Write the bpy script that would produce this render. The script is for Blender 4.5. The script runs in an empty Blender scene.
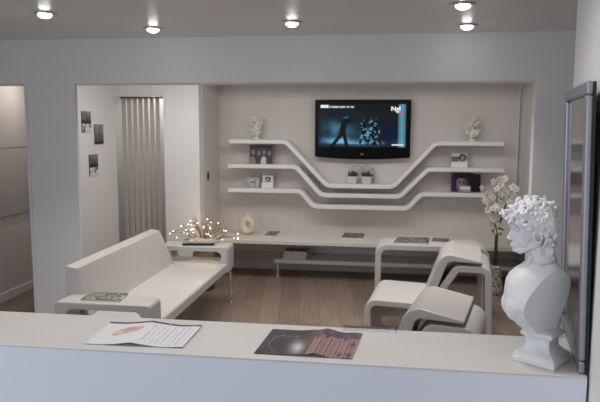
import bpy, bmesh, math, random
from mathutils import Vector, Matrix, Euler

random.seed(7)
S = bpy.context.scene
COL = S.collection

# ------------------------------------------------------------------ camera
ZC = 1.78
ya, pi_, ro = math.radians(7.95), math.radians(6.9), math.radians(0.2)
fw = Vector((-math.sin(ya) * math.cos(pi_), math.cos(ya) * math.cos(pi_), -math.sin(pi_)))
rt = Vector((math.cos(ya), math.sin(ya), 0))
up = rt.cross(fw)
r2 = rt * math.cos(ro) + up * math.sin(ro)
u2 = up * math.cos(ro) - rt * math.sin(ro)
cam_data = bpy.data.cameras.new('camera')
cam = bpy.data.objects.new('camera', cam_data)
COL.objects.link(cam)
cam.matrix_world = Matrix(((r2.x, u2.x, -fw.x, 0), (r2.y, u2.y, -fw.y, 0), (r2.z, u2.z, -fw.z, ZC), (0, 0, 0, 1)))
cam_data.sensor_width = 36.0
cam_data.lens = 37.2
cam_data.clip_start = 0.05
cam_data.dof.use_dof = True
cam_data.dof.focus_distance = 2.1
cam_data.dof.aperture_fstop = 9.0
S.camera = cam

# ------------------------------------------------------------------ world, big lights, exposure
W = bpy.data.worlds.new('world')
S.world = W
W.use_nodes = True
W.node_tree.nodes['Background'].inputs[0].default_value = (0.84, 0.90, 1.0, 1)
W.node_tree.nodes['Background'].inputs[1].default_value = 0.48

def area(name, loc, rot, sx, sy, power, color):
    d = bpy.data.lights.new(name, 'AREA')
    d.shape = 'RECTANGLE'; d.size = sx; d.size_y = sy; d.energy = power; d.color = color
    o = bpy.data.objects.new(name, d); COL.objects.link(o)
    o.location = loc; o.rotation_euler = [math.radians(a) for a in rot]
    return o

# daylight coming in through the shop front behind the camera
area('shopfront_daylight', (-3.2, -1.6, 1.6), (86, 0, -52), 3.0, 2.2, 74, (0.83, 0.90, 1.0))
# soft fill light added over the waiting room, unseen above the beam
area('waiting_room_fill', (-0.7, 5.62, 2.48), (24, 0, 0), 3.8, 0.5, 34, (1.0, 0.965, 0.93))
S.view_settings.view_transform = 'Standard'
S.view_settings.look = 'None'
S.view_settings.exposure = -0.07
S.view_settings.gamma = 1.0
S.view_settings.use_curve_mapping = False

# ------------------------------------------------------------------ materials
def mat(name, col, rough=0.5, metal=0.0, noise=0.03, nscale=6.0, bump=0.0, bscale=60.0, spec=0.5, coat=0.0,
        trans=0.0, emit=None, estr=0.0, stretch=(1, 1, 1)):
    m = bpy.data.materials.new(name); m.use_nodes = True
    nt = m.node_tree; b = nt.nodes['Principled BSDF']
    b.inputs['Roughness'].default_value = rough
    b.inputs['Metallic'].default_value = metal
    b.inputs['Specular IOR Level'].default_value = spec
    b.inputs['Coat Weight'].default_value = coat
    b.inputs['Transmission Weight'].default_value = trans
    tc = nt.nodes.new('ShaderNodeTexCoord')
    mp = nt.nodes.new('ShaderNodeMapping'); mp.inputs['Scale'].default_value = stretch
    nt.links.new(tc.outputs['Object'], mp.inputs['Vector'])
    n = nt.nodes.new('ShaderNodeTexNoise'); n.inputs['Scale'].default_value = nscale; n.inputs['Detail'].default_value = 3
    nt.links.new(mp.outputs['Vector'], n.inputs['Vector'])
    rmp = nt.nodes.new('ShaderNodeMix'); rmp.data_type = 'RGBA'
    lo = [max(0, c * (1 - noise)) for c in col]; hi = [min(1, c * (1 + noise)) for c in col]
    rmp.inputs[6].default_value = (*lo, 1); rmp.inputs[7].default_value = (*hi, 1)
    nt.links.new(n.outputs['Fac'], rmp.inputs[0])
    nt.links.new(rmp.outputs[2], b.inputs['Base Color'])
    if bump:
        n2 = nt.nodes.new('ShaderNodeTexNoise'); n2.inputs['Scale'].default_value = bscale
        nt.links.new(mp.outputs['Vector'], n2.inputs['Vector'])
        bp = nt.nodes.new('ShaderNodeBump'); bp.inputs['Strength'].default_value = bump; bp.inputs['Distance'].default_value = 0.01
        nt.links.new(n2.outputs['Fac'], bp.inputs['Height']); nt.links.new(bp.outputs['Normal'], b.inputs['Normal'])
    if emit:
        b.inputs['Emission Color'].default_value = (*emit, 1); b.inputs['Emission Strength'].default_value = estr
    return m

def stripe_mat(name, c1, c2, freq, rough=0.6, bump=0.15):
    """fine vertical ribs running around the object's X axis (wallpaper, panelling)"""
    m = bpy.data.materials.new(name); m.use_nodes = True
    nt = m.node_tree; b = nt.nodes['Principled BSDF']; b.inputs['Roughness'].default_value = rough
    tc = nt.nodes.new('ShaderNodeTexCoord')
    mp = nt.nodes.new('ShaderNodeMapping'); mp.inputs['Scale'].default_value = (freq, freq, 0.25)
    nt.links.new(tc.outputs['Object'], mp.inputs['Vector'])
    n = nt.nodes.new('ShaderNodeTexNoise'); n.inputs['Scale'].default_value = 1.0; n.inputs['Detail'].default_value = 4
    nt.links.new(mp.outputs['Vector'], n.inputs['Vector'])
    r = nt.nodes.new('ShaderNodeValToRGB')
    r.color_ramp.elements[0].position = 0.35; r.color_ramp.elements[0].color = (*c1, 1)
    r.color_ramp.elements[1].position = 0.65; r.color_ramp.elements[1].color = (*c2, 1)
    nt.links.new(n.outputs['Fac'], r.inputs['Fac']); nt.links.new(r.outputs['Color'], b.inputs['Base Color'])
    bp = nt.nodes.new('ShaderNodeBump'); bp.inputs['Strength'].default_value = bump; bp.inputs['Distance'].default_value = 0.004
    nt.links.new(n.outputs['Fac'], bp.inputs['Height']); nt.links.new(bp.outputs['Normal'], b.inputs['Normal'])
    return m

def floor_mat():
    m = bpy.data.materials.new('oak_planks'); m.use_nodes = True
    nt = m.node_tree; b = nt.nodes['Principled BSDF']
    tc = nt.nodes.new('ShaderNodeTexCoord')
    mp = nt.nodes.new('ShaderNodeMapping'); mp.inputs['Rotation'].default_value = (0, 0, math.radians(90 - 8))
    nt.links.new(tc.outputs['Object'], mp.inputs['Vector'])
    br = nt.nodes.new('ShaderNodeTexBrick')
    br.inputs['Scale'].default_value = 1.0; br.inputs['Brick Width'].default_value = 1.25; br.inputs['Row Height'].default_value = 0.19
    br.inputs['Mortar Size'].default_value = 0.002; br.offset = 0.37
    br.inputs['Color1'].default_value = (0.295, 0.226, 0.184, 1); br.inputs['Color2'].default_value = (0.225, 0.171, 0.139, 1)
    br.inputs['Mortar'].default_value = (0.10, 0.072, 0.058, 1)
    nt.links.new(mp.outputs['Vector'], br.inputs['Vector'])
    mp2 = nt.nodes.new('ShaderNodeMapping'); mp2.inputs['Scale'].default_value = (2.0, 22.0, 1)
    nt.links.new(mp.outputs['Vector'], mp2.inputs['Vector'])
    n = nt.nodes.new('ShaderNodeTexNoise'); n.inputs['Scale'].default_value = 1.5; n.inputs['Detail'].default_value = 6
    nt.links.new(mp2.outputs['Vector'], n.inputs['Vector'])
    mx = nt.nodes.new('ShaderNodeMix'); mx.data_type = 'RGBA'; mx.blend_type = 'MULTIPLY'; mx.inputs[0].default_value = 0.55
    rp = nt.nodes.new('ShaderNodeValToRGB')
    rp.color_ramp.elements[0].position = 0.3; rp.color_ramp.elements[0].color = (0.62, 0.60, 0.58, 1)
    rp.color_ramp.elements[1].position = 0.7; rp.color_ramp.elements[1].color = (1.1, 1.1, 1.1, 1)
    nt.links.new(n.outputs['Fac'], rp.inputs['Fac'])
    nt.links.new(br.outputs['Color'], mx.inputs[6]); nt.links.new(rp.outputs['Color'], mx.inputs[7])
    nt.links.new(mx.outputs[2], b.inputs['Base Color'])
    b.inputs['Roughness'].default_value = 0.42
    return m

def paint_mat(name, rough=0.3, emission=0.0, coat=0.0):
    m = bpy.data.materials.new(name); m.use_nodes = True
    nt = m.node_tree; b = nt.nodes['Principled BSDF']
    a = nt.nodes.new('ShaderNodeVertexColor'); a.layer_name = 'Col'
    b.inputs['Roughness'].default_value = rough; b.inputs['Coat Weight'].default_value = coat
    if emission:
        b.inputs['Base Color'].default_value = (0.01, 0.01, 0.012, 1)
        b.inputs['Specular IOR Level'].default_value = 0.12
        nt.links.new(a.outputs['Color'], b.inputs['Emission Color'])
        b.inputs['Emission Strength'].default_value = emission
    else:
        nt.links.new(a.outputs['Color'], b.inputs['Base Color'])
    return m

M = {
    'wall': mat('white_wall_paint', (0.74, 0.735, 0.73), 0.6, noise=0.015, nscale=2.0),
    'wallcool': mat('pale_grey_wall_paint', (0.76, 0.745, 0.745), 0.6, noise=0.015, nscale=2.0),
    'ceil': mat('grey_satin_ceiling', (0.74, 0.735, 0.725), 0.34, noise=0.02, nscale=1.0),
    'paper': stripe_mat('ribbed_wallpaper', (0.645, 0.595, 0.565), (0.675, 0.625, 0.595), 38),
    'panel': stripe_mat('pale_wall_panel', (0.66, 0.62, 0.58), (0.72, 0.68, 0.64), 9, bump=0.05),
    'floor': floor_mat(),
    'white': mat('white_gloss_plastic', (0.62, 0.60, 0.58), 0.32, noise=0.015, coat=0.15),
    'shelf': mat('white_lacquer_shelf', (0.80, 0.785, 0.765), 0.35, noise=0.015),
    'bench': mat('cream_laminate', (0.74, 0.695, 0.645), 0.4, noise=0.03),
    'stone': mat('cream_stone_top', (0.66, 0.645, 0.62), 0.38, noise=0.05, nscale=9),
    'front': mat('white_counter_front', (0.76, 0.79, 0.86), 0.5, noise=0.015),
    'chrome': mat('chrome', (0.75, 0.75, 0.76), 0.15, metal=1.0),
    'silver': mat('brushed_silver_frame', (0.34, 0.35, 0.38), 0.45, metal=0.8),
    'black': mat('black_gloss_plastic', (0.004, 0.004, 0.005), 0.25, noise=0.2, spec=0.10),
    'dark': mat('black_matt_backing', (0.012, 0.012, 0.014), 0.5),
    'plaster': mat('white_plaster', (0.70, 0.70, 0.712), 0.55, noise=0.05, nscale=40, bump=0.12, bscale=160),
    'gold': mat('gold_cord', (0.62, 0.46, 0.24), 0.4, metal=0.3),
    'mirror': mat('mirror_glass', (0.26, 0.255, 0.25), 0.12, metal=1.0, noise=0.0),
    'frost': mat('smoked_frosted_glass', (0.46, 0.41, 0.385), 0.22, noise=0.05, nscale=1.5, coat=0.3),
    'slat': mat('beige_blind_fabric', (0.50, 0.46, 0.41), 0.7, noise=0.05),
    'paperwhite': mat('page_edges', (0.75, 0.73, 0.70), 0.6, noise=0.05, nscale=200, stretch=(1, 1, 60)),
    'print': paint_mat('glossy_print', 0.32, coat=0.1),
    'matprint': paint_mat('matt_print', 0.5),
    'tv': paint_mat('screen_picture', 0.3, emission=1.0),
    'glow': mat('lamp_glow', (1, 1, 1), 0.4, emit=(1.0, 0.97, 0.92), estr=26),
    'bulb': mat('warm_bulb', (1, 0.9, 0.75), 0.4, emit=(1.0, 0.80, 0.55), estr=5),
    'twig': mat('brown_twig', (0.26, 0.17, 0.11), 0.7, noise=0.2),
    'basket': mat('brown_basket_weave', (0.20, 0.13, 0.08), 0.7, noise=0.3, nscale=40, bump=0.5, bscale=90),
    'vase': mat('cream_ceramic', (0.72, 0.66, 0.54), 0.4, noise=0.04),
    'bronze': mat('aged_bronze', (0.12, 0.075, 0.04), 0.4, metal=0.6),
    'coral': mat('off_white_coral', (0.80, 0.77, 0.70), 0.6, noise=0.12, nscale=30, bump=0.3, bscale=120),
    'leaf': mat('succulent_green', (0.055, 0.085, 0.04), 0.5, noise=0.3, nscale=30),
    'pot': mat('pale_stone_pot', (0.62, 0.58, 0.53), 0.6, noise=0.06, nscale=40),
    'soil': mat('dark_soil', (0.03, 0.022, 0.016), 0.9, noise=0.4, nscale=80),
    'stem': mat('green_stem', (0.10, 0.16, 0.055), 0.5, noise=0.2, nscale=20),
    'petal': mat('white_petal', (0.78, 0.75, 0.73), 0.5, noise=0.05, nscale=30),
    'petalheart': mat('yellow_flower_heart', (0.60, 0.42, 0.12), 0.5, noise=0.2, nscale=60),
    'acrylic': mat('clear_acrylic', (0.9, 0.9, 0.9), 0.08, trans=0.85, noise=0.0),
    'purple': mat('purple_print', (0.10, 0.045, 0.12), 0.35, noise=0.1),
    'red': mat('red_print', (0.6, 0.05, 0.05), 0.5, emit=(0.8, 0.05, 0.05), estr=0.8),
    'screentext': mat('lit_screen_lettering', (0.9, 0.9, 0.9), 0.5, emit=(1, 1, 1), estr=1.0),
    'logo': mat('grey_logo', (0.5, 0.5, 0.52), 0.4),
}
def mosaic():
    m = mat('silver_mosaic', (0.45, 0.43, 0.42), 0.25, metal=0.5)
    nt = m.node_tree; b = nt.nodes['Principled BSDF']
    tc = nt.nodes.new('ShaderNodeTexCoord')
    v = nt.nodes.new('ShaderNodeTexVoronoi'); v.inputs['Scale'].default_value = 75
    nt.links.new(tc.outputs['Object'], v.inputs['Vector'])
    r = nt.nodes.new('ShaderNodeValToRGB')
    r.color_ramp.elements[0].color = (0.06, 0.055, 0.055, 1); r.color_ramp.elements[1].color = (0.8, 0.77, 0.75, 1)
    s = nt.nodes.new('ShaderNodeSeparateColor'); nt.links.new(v.outputs['Color'], s.inputs['Color'])
    nt.links.new(s.outputs['Red'], r.inputs['Fac']); nt.links.new(r.outputs['Color'], b.inputs['Base Color'])
    return m
M['mosaic'] = mosaic()

# ------------------------------------------------------------------ helpers
def link(name, me, m, parent=None):
    o = bpy.data.objects.new(name, me); COL.objects.link(o)
    if m is not None:
        me.materials.clear(); me.materials.append(m)
    if parent is not None: o.parent = parent
    return o

def obj(name, bm, m, parent=None, smooth=False, bevel=0.0, seg=2):
    me = bpy.data.meshes.new(name)
    bmesh.ops.recalc_face_normals(bm, faces=bm.faces)
    bm.to_mesh(me); bm.free()
    if smooth:
        for p in me.polygons: p.use_smooth = True
    o = link(name, me, m, parent)
    if bevel:
        b = o.modifiers.new('bevel', 'BEVEL'); b.width = bevel; b.segments = seg; b.limit_method = 'ANGLE'
        b.angle_limit = math.radians(35)
    return o

def tag(o, label, cat, group=None, kind=None):
    o['label'] = label; o['category'] = cat
    if group: o['group'] = group
    if kind: o['kind'] = kind
    return o

def thing(name, label, cat, loc=(0, 0, 0), rz=0.0, group=None):
    o = bpy.data.objects.new(name, None); COL.objects.link(o)
    o.location = loc; o.rotation_euler = (0, 0, rz); o.empty_display_size = 0.1
    return tag(o, label, cat, group)

def struct(name, bm, m, bevel=0.0):
    o = obj(name, bm, m, bevel=bevel); o['kind'] = 'structure'; return o

def box(bm, x0, x1, y0, y1, z0, z1, mtx=None):
    vs = [bm.verts.new((x, y, z)) for z in (z0, z1) for x, y in ((x0, y0), (x1, y0), (x1, y1), (x0, y1))]
    for f in ((3, 2, 1, 0), (4, 5, 6, 7), (0, 1, 5, 4), (1, 2, 6, 5), (2, 3, 7, 6), (3, 0, 4, 7)):
        bm.faces.new([vs[i] for i in f])
    if mtx is not None: bmesh.ops.transform(bm, matrix=mtx, verts=vs)
    return vs

def boxes(*bs):
    bm = bmesh.new()
    for b in bs: box(bm, *b)
    return bm

def ball(bm, c, r, rot=None, sub=2):
    res = bmesh.ops.create_icosphere(bm, subdivisions=sub, radius=1.0)
    r = (r, r, r) if not hasattr(r, '__len__') else r
    mt = Matrix.Translation(c) @ (rot.to_matrix().to_4x4() if rot else Matrix()) @ Matrix.Diagonal((*r, 1))
    bmesh.ops.transform(bm, matrix=mt, verts=res['verts'])

def tube(bm, pts, rad, n=8, cap=True):
    pts = [Vector(p) for p in pts]
    rads = rad if hasattr(rad, '__len__') else [rad] * len(pts)
    rings = []; prev = None
    for i, p in enumerate(pts):
        t = (pts[min(i + 1, len(pts) - 1)] - pts[max(i - 1, 0)]).normalized()
        a = prev if prev is not None else (Vector((0, 0, 1)) if abs(t.z) < 0.9 else Vector((1, 0, 0)))
        u = (a - t * a.dot(t)).normalized(); v = t.cross(u); prev = u
        rings.append([bm.verts.new(p + (u * math.cos(k * math.tau / n) + v * math.sin(k * math.tau / n)) * rads[i]) for k in range(n)])
    for a, b in zip(rings, rings[1:]):
        for k in range(n): bm.faces.new((a[k], a[(k + 1) % n], b[(k + 1) % n], b[k]))
    if cap:
        bm.faces.new(rings[0][::-1]); bm.faces.new(rings[-1])

def lathe(bm, prof, c=(0, 0, 0), n=24):
    rings = []
    for r, z in prof:
        rings.append([bm.verts.new((c[0] + r * math.cos(k * math.tau / n), c[1] + r * math.sin(k * math.tau / n), c[2] + z)) for k in range(n)])
    for a, b in zip(rings, rings[1:]):
        for k in range(n): bm.faces.new((a[k], a[(k + 1) % n], b[(k + 1) % n], b[k]))
    bm.faces.new(rings[0][::-1]); bm.faces.new(rings[-1])

def fillet(pts, rads, seg=8):
    out = [Vector(pts[0])]
    for i in range(1, len(pts) - 1):
        p, a, b = Vector(pts[i]), Vector(pts[i - 1]), Vector(pts[i + 1])
        d1, d2 = (a - p).normalized(), (b - p).normalized()
        ang = d1.angle(d2); r = rads[i - 1]
        t = min(r / math.tan(ang / 2), (a - p).length * 0.49, (b - p).length * 0.49)
        r = t * math.tan(ang / 2)
        s, e = p + d1 * t, p + d2 * t
        c = p + (d1 + d2).normalized() * (r / math.sin(ang / 2))
        a0 = math.atan2(s.y - c.y, s.x - c.x); a1 = math.atan2(e.y - c.y, e.x - c.x)
        da = (a1 - a0 + math.pi) % math.tau - math.pi
        for k in range(seg + 1):
            th = a0 + da * k / seg
            out.append(c + Vector((math.cos(th), math.sin(th))) * r)
    out.append(Vector(pts[-1]))
    return out

def ribbon_bm(pts, rads, t, y0, y1, t_end=None, seg=8):
    """a bent slab: a centre line in X-Z with rounded corners, thickened by t and extruded from y0 to y1"""
    c = fillet([Vector(p) for p in pts], rads, seg)
    L, R = [], []; n = len(c)
    acc = [0.0]
    for i in range(1, n): acc.append(acc[-1] + (c[i] - c[i - 1]).length)
    for i, p in enumerate(c):
        d = (c[min(i + 1, n - 1)] - c[max(i - 1, 0)]).normalized()
        nn = Vector((-d.y, d.x))
        k = acc[i] / acc[-1]
        th = t if t_end is None else t + (t_end - t) * max(0, (k - 0.5) * 2)
        L.append(p + nn * th / 2); R.append(p - nn * th / 2)
    bm = bmesh.new()
    V = [[bm.verts.new((q.x, y, q.y)) for q in side] for side in (L, R) for y in (y0, y1)]
    L0, L1, R0, R1 = V
    for i in range(n - 1):
        bm.faces.new((L0[i], L0[i + 1], L1[i + 1], L1[i])); bm.faces.new((R0[i], R1[i], R1[i + 1], R0[i + 1]))
        bm.faces.new((L0[i], R0[i], R0[i + 1], L0[i + 1])); bm.faces.new((L1[i], L1[i + 1], R1[i + 1], R1[i]))
    bm.faces.new((L0[0], L1[0], R1[0], R0[0])); bm.faces.new((L0[-1], R0[-1], R1[-1], L1[-1]))
    return bm

def lin(c):
    return tuple(((x / 12.92) if x <= 0.04045 else ((x + 0.055) / 1.055) ** 2.4) for x in c)

def sheet(name, corners, nx, ny, fn, m, parent=None, lift=None, thick=0.0):
    """a printed sheet: corners TL, TR, BR, BL; fn(u, v) gives the ink colour, v from 0 at the top"""
    TL, TR, BR, BL = [Vector(c) for c in corners]
    nrm = (TR - TL).cross(TL - BL).normalized()
    verts, faces, cols = [], [], []
    for j in range(ny + 1):
        for i in range(nx + 1):
            u, v = i / nx, j / ny
            p = (TL * (1 - u) + TR * u) * (1 - v) + (BL * (1 - u) + BR * u) * v
            if lift: p = p + nrm * lift(u, v)
            verts.append(p)
    for j in range(ny):
        for i in range(nx):
            a = j * (nx + 1) + i
            faces.append((a, a + nx + 1, a + nx + 2, a + 1))
            cols.append((*lin([min(1, max(0, k)) for k in fn((i + .5) / nx, (j + .5) / ny)]), 1))
    me = bpy.data.meshes.new(name); me.from_pydata(verts, [], faces)
    at = me.color_attributes.new('Col', 'FLOAT_COLOR', 'CORNER')
    for p in me.polygons:
        for li in p.loop_indices: at.data[li].color = cols[p.index]
    me.update()
    o = link(name, me, m, parent)
    if thick:
        s = o.modifiers.new('solidify', 'SOLIDIFY'); s.thickness = thick; s.offset = -1
    return o

def outline_mesh(name, loops, depth, m, parent=None, bevel=0.0):
    """flat outline (with holes) in X-Z extruded along Y by depth; first loop outer"""
    cu = bpy.data.curves.new(name, 'CURVE'); cu.dimensions = '2D'; cu.fill_mode = 'BOTH'
    cu.extrude = depth / 2 - bevel; cu.bevel_depth = bevel; cu.bevel_resolution = 2; cu.offset = -bevel
    for lp in loops:
        sp = cu.splines.new('POLY'); sp.points.add(len(lp) - 1); sp.use_cyclic_u = True
        for p, q in zip(sp.points, lp): p.co = (q[0], q[1], 0, 1)
    tmp = bpy.data.objects.new('tmp', cu); COL.objects.link(tmp)
    me = bpy.data.meshes.new_from_object(tmp.evaluated_get(bpy.context.evaluated_depsgraph_get()))
    bpy.data.objects.remove(tmp)
    me.transform(Matrix.Rotation(math.radians(90), 4, 'X'))
    me.name = name
    return link(name, me, m, parent)

def text_mesh(name, s, size, m, parent, loc, rot=(90, 0, 0), ext=0.0005):
    cu = bpy.data.curves.new(name, 'FONT'); cu.body = s; cu.size = size; cu.extrude = ext; cu.align_x = 'CENTER'; cu.align_y = 'CENTER'
    tmp = bpy.data.objects.new('tmp', cu); COL.objects.link(tmp)
    me = bpy.data.meshes.new_from_object(tmp.evaluated_get(bpy.context.evaluated_depsgraph_get()))
    bpy.data.objects.remove(tmp); me.name = name
    o = link(name, me, m, parent); o.location = loc; o.rotation_euler = [math.radians(a) for a in rot]
    return o

def copy_tree(o, parent=None):
    c = o.copy(); COL.objects.link(c)
    if parent is not None: c.parent = parent
    for ch in list(o.children): copy_tree(ch, c)
    return c

def h2(a, b, s=0.0):
    v = math.sin(a * 127.1 + b * 311.7 + s * 74.7) * 43758.5453
    return v - math.floor(v)

def vnoise(x, y, s=0.0):
    i, j = math.floor(x), math.floor(y); f, g = x - i, y - j
    f = f * f * (3 - 2 * f); g = g * g * (3 - 2 * g)
    return (h2(i, j, s) * (1 - f) + h2(i + 1, j, s) * f) * (1 - g) + (h2(i, j + 1, s) * (1 - f) + h2(i + 1, j + 1, s) * f) * g

def mixc(a, b, t):
    t = min(1, max(0, t)); return tuple(x * (1 - t) + y * t for x, y in zip(a, b))

# ------------------------------------------------------------------ the setting
ZH = 2.51          # ceiling
struct('floor', boxes((-5.0, 3.2, -3.0, 8.2, -0.06, 0.0)), M['floor'])
struct('ceiling', boxes((-5.0, 3.2, -0.3, 6.75, ZH, ZH + 0.08)), M['ceil'])
# beam and two piers between the waiting room and the reception side
struct('wall_partition', boxes((-5.0, 3.2, 5.1, 5.36, 2.135, ZH), (-3.13, -2.678, 5.1, 5.14, 0, 2.135), (1.14, 3.2, 5.1, 5.2, 0, 2.135),
                               (-5.0, -3.84, 5.1, 5.36, 0, 2.135)), M['wallcool'])
struct('trim_1', boxes((-3.142, -3.118, 5.09, 5.37, 0, 2.135)), M['wall'])
# wall with the three small pictures, and the corridor wall behind the left opening
struct('wall_left', boxes((-3.15, -3.05, 5.36, 6.72, 0, ZH)), M['wall'])
struct('wall_corridor', boxes((-3.93, -3.83, 5.36, 7.4, 0, ZH), (-3.83, -3.45, 6.85, 6.95, 0, ZH), (-3.45, -3.15, 6.6, 6.72, 0, ZH)), M['panel'])
struct('baseboard_corridor', boxes((-3.83, -3.812, 5.36, 6.85, 0, 0.09)), M['shelf'], bevel=0.004)
# far wall: opening of the blinds, white pier, header of the recess, right pier
struct('wall_far', boxes((-3.05, -2.477, 6.7, 6.82, 2.105, ZH), (-2.477, -2.07, 6.7, 7.55, 0, ZH), (-2.07, 1.523, 6.7, 6.82, 2.275, ZH)), M['wall'])
PIER = (stripe_mat('ribbed_pier_panel', (0.56, 0.56, 0.54), (0.66, 0.66, 0.64), 30, bump=0.1))
struct('wall_right', boxes((1.523, 1.65, 5.36, 7.6, 0, ZH)), PIER)
struct('wall_recess', boxes((-2.2, 1.5, 7.5, 7.6, 0, 2.4), (-2.078, -2.062, 6.83, 7.5, 0, 2.275)), M['paper'])
struct('ceiling_recess', boxes((-2.07, 1.523, 6.82, 7.5, 2.275, 2.36)), M['wall'])
struct('baseboard_far', boxes((-2.06, 1.52, 7.486, 7.5, 0, 0.1)), M['bench'], bevel=0.003)
struct('wall_behind_blinds', boxes((-3.45, -2.477, 7.35, 7.45, 0, ZH), (-3.45, -3.35, 6.72, 7.35, 0, ZH), (-3.35, -2.477, 6.82, 7.35, ZH - 0.02, ZH + .06), (-3.35, -3.15, 6.72, 6.82, 0, ZH)), M['wall'])
# reception side, outside the frame: side walls that bounce the light
struct('wall_reception_left', boxes((-4.4, -4.3, -0.3, 5.1, 0, ZH)), M['wall'])
struct('wall_reception_right', boxes((2.9, 3.0, 0.6, 5.1, 0, ZH)), M['wall'])
# angled end of the near right wall
bm = bmesh.new()
foot = [(0.410, 0.9), (0.634, 2.29), (1.1, 2.29), (1.1, 0.9)]
lo = [bm.verts.new((x, y, 0)) for x, y in foot]; hi = [bm.verts.new((x, y, ZH)) for x, y in foot]
bm.faces.new(lo[::-1]); bm.faces.new(hi)
for i in range(4): bm.faces.new((lo[i], lo[(i + 1) % 4], hi[(i + 1) % 4], hi[i]))
struct('wall_near_right', bm, M['wallcool'])

# ------------------------------------------------------------------ ceiling lamps
def downlight(loc, label, power, cone=150):
    t = thing('ceiling_downlight', label, 'ceiling light', loc, 0, 'recessed halogen downlights')
    bm = bmesh.new(); lathe(bm, [(0.074, -0.001), (0.078, -0.006), (0.070, -0.012), (0.048, -0.014), (0.048, -0.004)], n=28)
    obj('chrome_ring', bm, M['chrome'], t, smooth=True)
    bm = bmesh.new(); lathe(bm, [(0.044, -0.010), (0.040, -0.020), (0.026, -0.030), (0.008, -0.034)], n=20)
    obj('glass_lens', bm, M['glow'], t, smooth=True)
    d = bpy.data.lights.new('downlight_beam', 'SPOT'); d.energy = power; d.spot_size = math.radians(cone); d.spot_blend = 0.9
    d.shadow_soft_size = 0.07; d.color = (1.0, 0.955, 0.91)
    l = bpy.data.objects.new('downlight_beam', d); COL.objects.link(l); l.parent = t; l.location = (0, 0, -0.08)
    return t
def add_unseen_spot(loc, power, cone=150):
    d = bpy.data.lights.new('unseen_spot', 'SPOT'); d.energy = power; d.spot_size = math.radians(cone); d.spot_blend = 0.9
    d.shadow_soft_size = 0.07; d.color = (1.0, 0.955, 0.91)
    l = bpy.data.objects.new('unseen_spot', d); COL.objects.link(l); l.location = (loc[0], loc[1], loc[2] - 0.08)
LF, LB = 44, 11
downlight((-2.24, 3.91, ZH), 'glowing ceiling downlight at the upper left, leftmost of the five', LF, 96)
downlight((-1.767, 4.60, ZH), 'glowing ceiling downlight above the leftmost pier, second from the left', LF, 96)
downlight((-0.684, 4.455, ZH), 'glowing ceiling downlight in the middle, above the television', LF, 96)
downlight((0.434, 3.93, ZH), 'glowing ceiling downlight cut by the top edge, nearer of the right pair', LF, 96)
downlight((0.556, 4.73, ZH), 'glowing ceiling downlight at the right by the beam, farther of the right pair', LF, 96)
for x, y in ((-1.9, 1.9), (-0.6, 1.9), (-0.05, 1.75)):  # unseen spots added to brighten the counter top
    add_unseen_spot((x, y, ZH), 21)
# the waiting room's own lamps, above the beam
for x, y in ((-2.3, 5.95), (-1.2, 5.95), (-0.2, 5.95), (0.8, 5.95)):
    add_unseen_spot((x, y, ZH), LB)
add_unseen_spot((-3.5, 5.9, ZH), 26)  # unseen spot that lights the corridor
add_unseen_spot((-2.75, 7.05, ZH - .02), 16)  # unseen spot added to light the wall behind the blinds

# ------------------------------------------------------------------ counter
struct_o = thing('reception_counter', 'long white reception counter with a cream stone top in the foreground', 'counter', (0, 0, 0))
bm = bmesh.new()
vs = [(-2.6, 1.596), (0.5155, 1.596), (0.564, 1.893), (-2.6, 1.893)]
lo = [bm.verts.new((x, y, 1.144)) for x, y in vs]; hi = [bm.verts.new((x, y, 1.15)) for x, y in vs]
bm.faces.new(lo[::-1]); bm.faces.new(hi)
for i in range(4): bm.faces.new((lo[i], lo[(i + 1) % 4], hi[(i + 1) % 4], hi[i]))
obj('counter_top', bm, M['stone'], struct_o, bevel=0.0015)
obj('front_panel', boxes((-2.6, 0.516, 1.598, 1.875, 0.0, 1.1435)), M['front'], struct_o)

# ------------------------------------------------------------------ blinds, pictures, wall fitting, corridor panel
t = thing('vertical_blinds', 'beige vertical slat blinds hanging in the doorway left of the white pier', 'blinds', (-3.0, 6.78, 0))
obj('head_rail', boxes((-0.045, 0.515, 0.05, 0.10, 2.085, 2.104)), M['bronze'], t, bevel=0.004)
for k in range(7):
    bm = bmesh.new(); box(bm, -0.0225, 0.0225, -0.0012, 0.0012, 0.03, 2.085, Matrix.Translation((-0.008 + k * 0.0675, 0.075, 0)) @ Matrix.Rotation(math.radians(10), 4, 'Z'))
    obj('slat', bm, M['slat'], t)

def bw(seed, dark_top):
    def f(u, v):
        n = vnoise(u * 5, v * 6, seed) * 0.5 + vnoise(u * 11, v * 12, seed + 3) * 0.5
        if v < dark_top: g = 0.40 + 0.30 * n - 0.25 * (v / dark_top)
        elif v < dark_top + 0.14: g = 0.06
        else: g = 0.30 + 0.55 * (n > 0.42)
        return (g, g, g * 1.02)
    return f
for (y0, y1, z1, z0, lab, sd) in ((5.92, 6.11, 1.922, 1.712, 'small black and white photo print, uppermost of the three on the left wall', 1),
                                  (6.185, 6.385, 1.79, 1.582, 'small dark black and white photo print, rightmost of the three on the left wall', 2),
                                  (6.045, 6.235, 1.475, 1.257, 'small black and white photo print, lowest of the three on the left wall', 5)):
    r = obj('photo_print', boxes((-3.049, -3.041, y0, y1, z0, z1)), M['dark'])
    tag(r, lab, 'picture', 'black and white prints on the left wall')
    sheet('picture', [(-3.0405, y0, z1), (-3.0405, y1, z1), (-3.0405, y1, z0), (-3.0405, y0, z0)], 16, 18, bw(sd, 0.45 if sd != 2 else 0.9), M['matprint'], r)
bm = bmesh.new(); ball(bm, (-2.055, 6.985, 1.198), (0.014, 0.035, 0.052), sub=3)
o = obj('wall_fitting', bm, M['bronze'], smooth=True); tag(o, 'small dark bronze oval fitting on the side wall of the recess', 'wall fitting')
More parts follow.
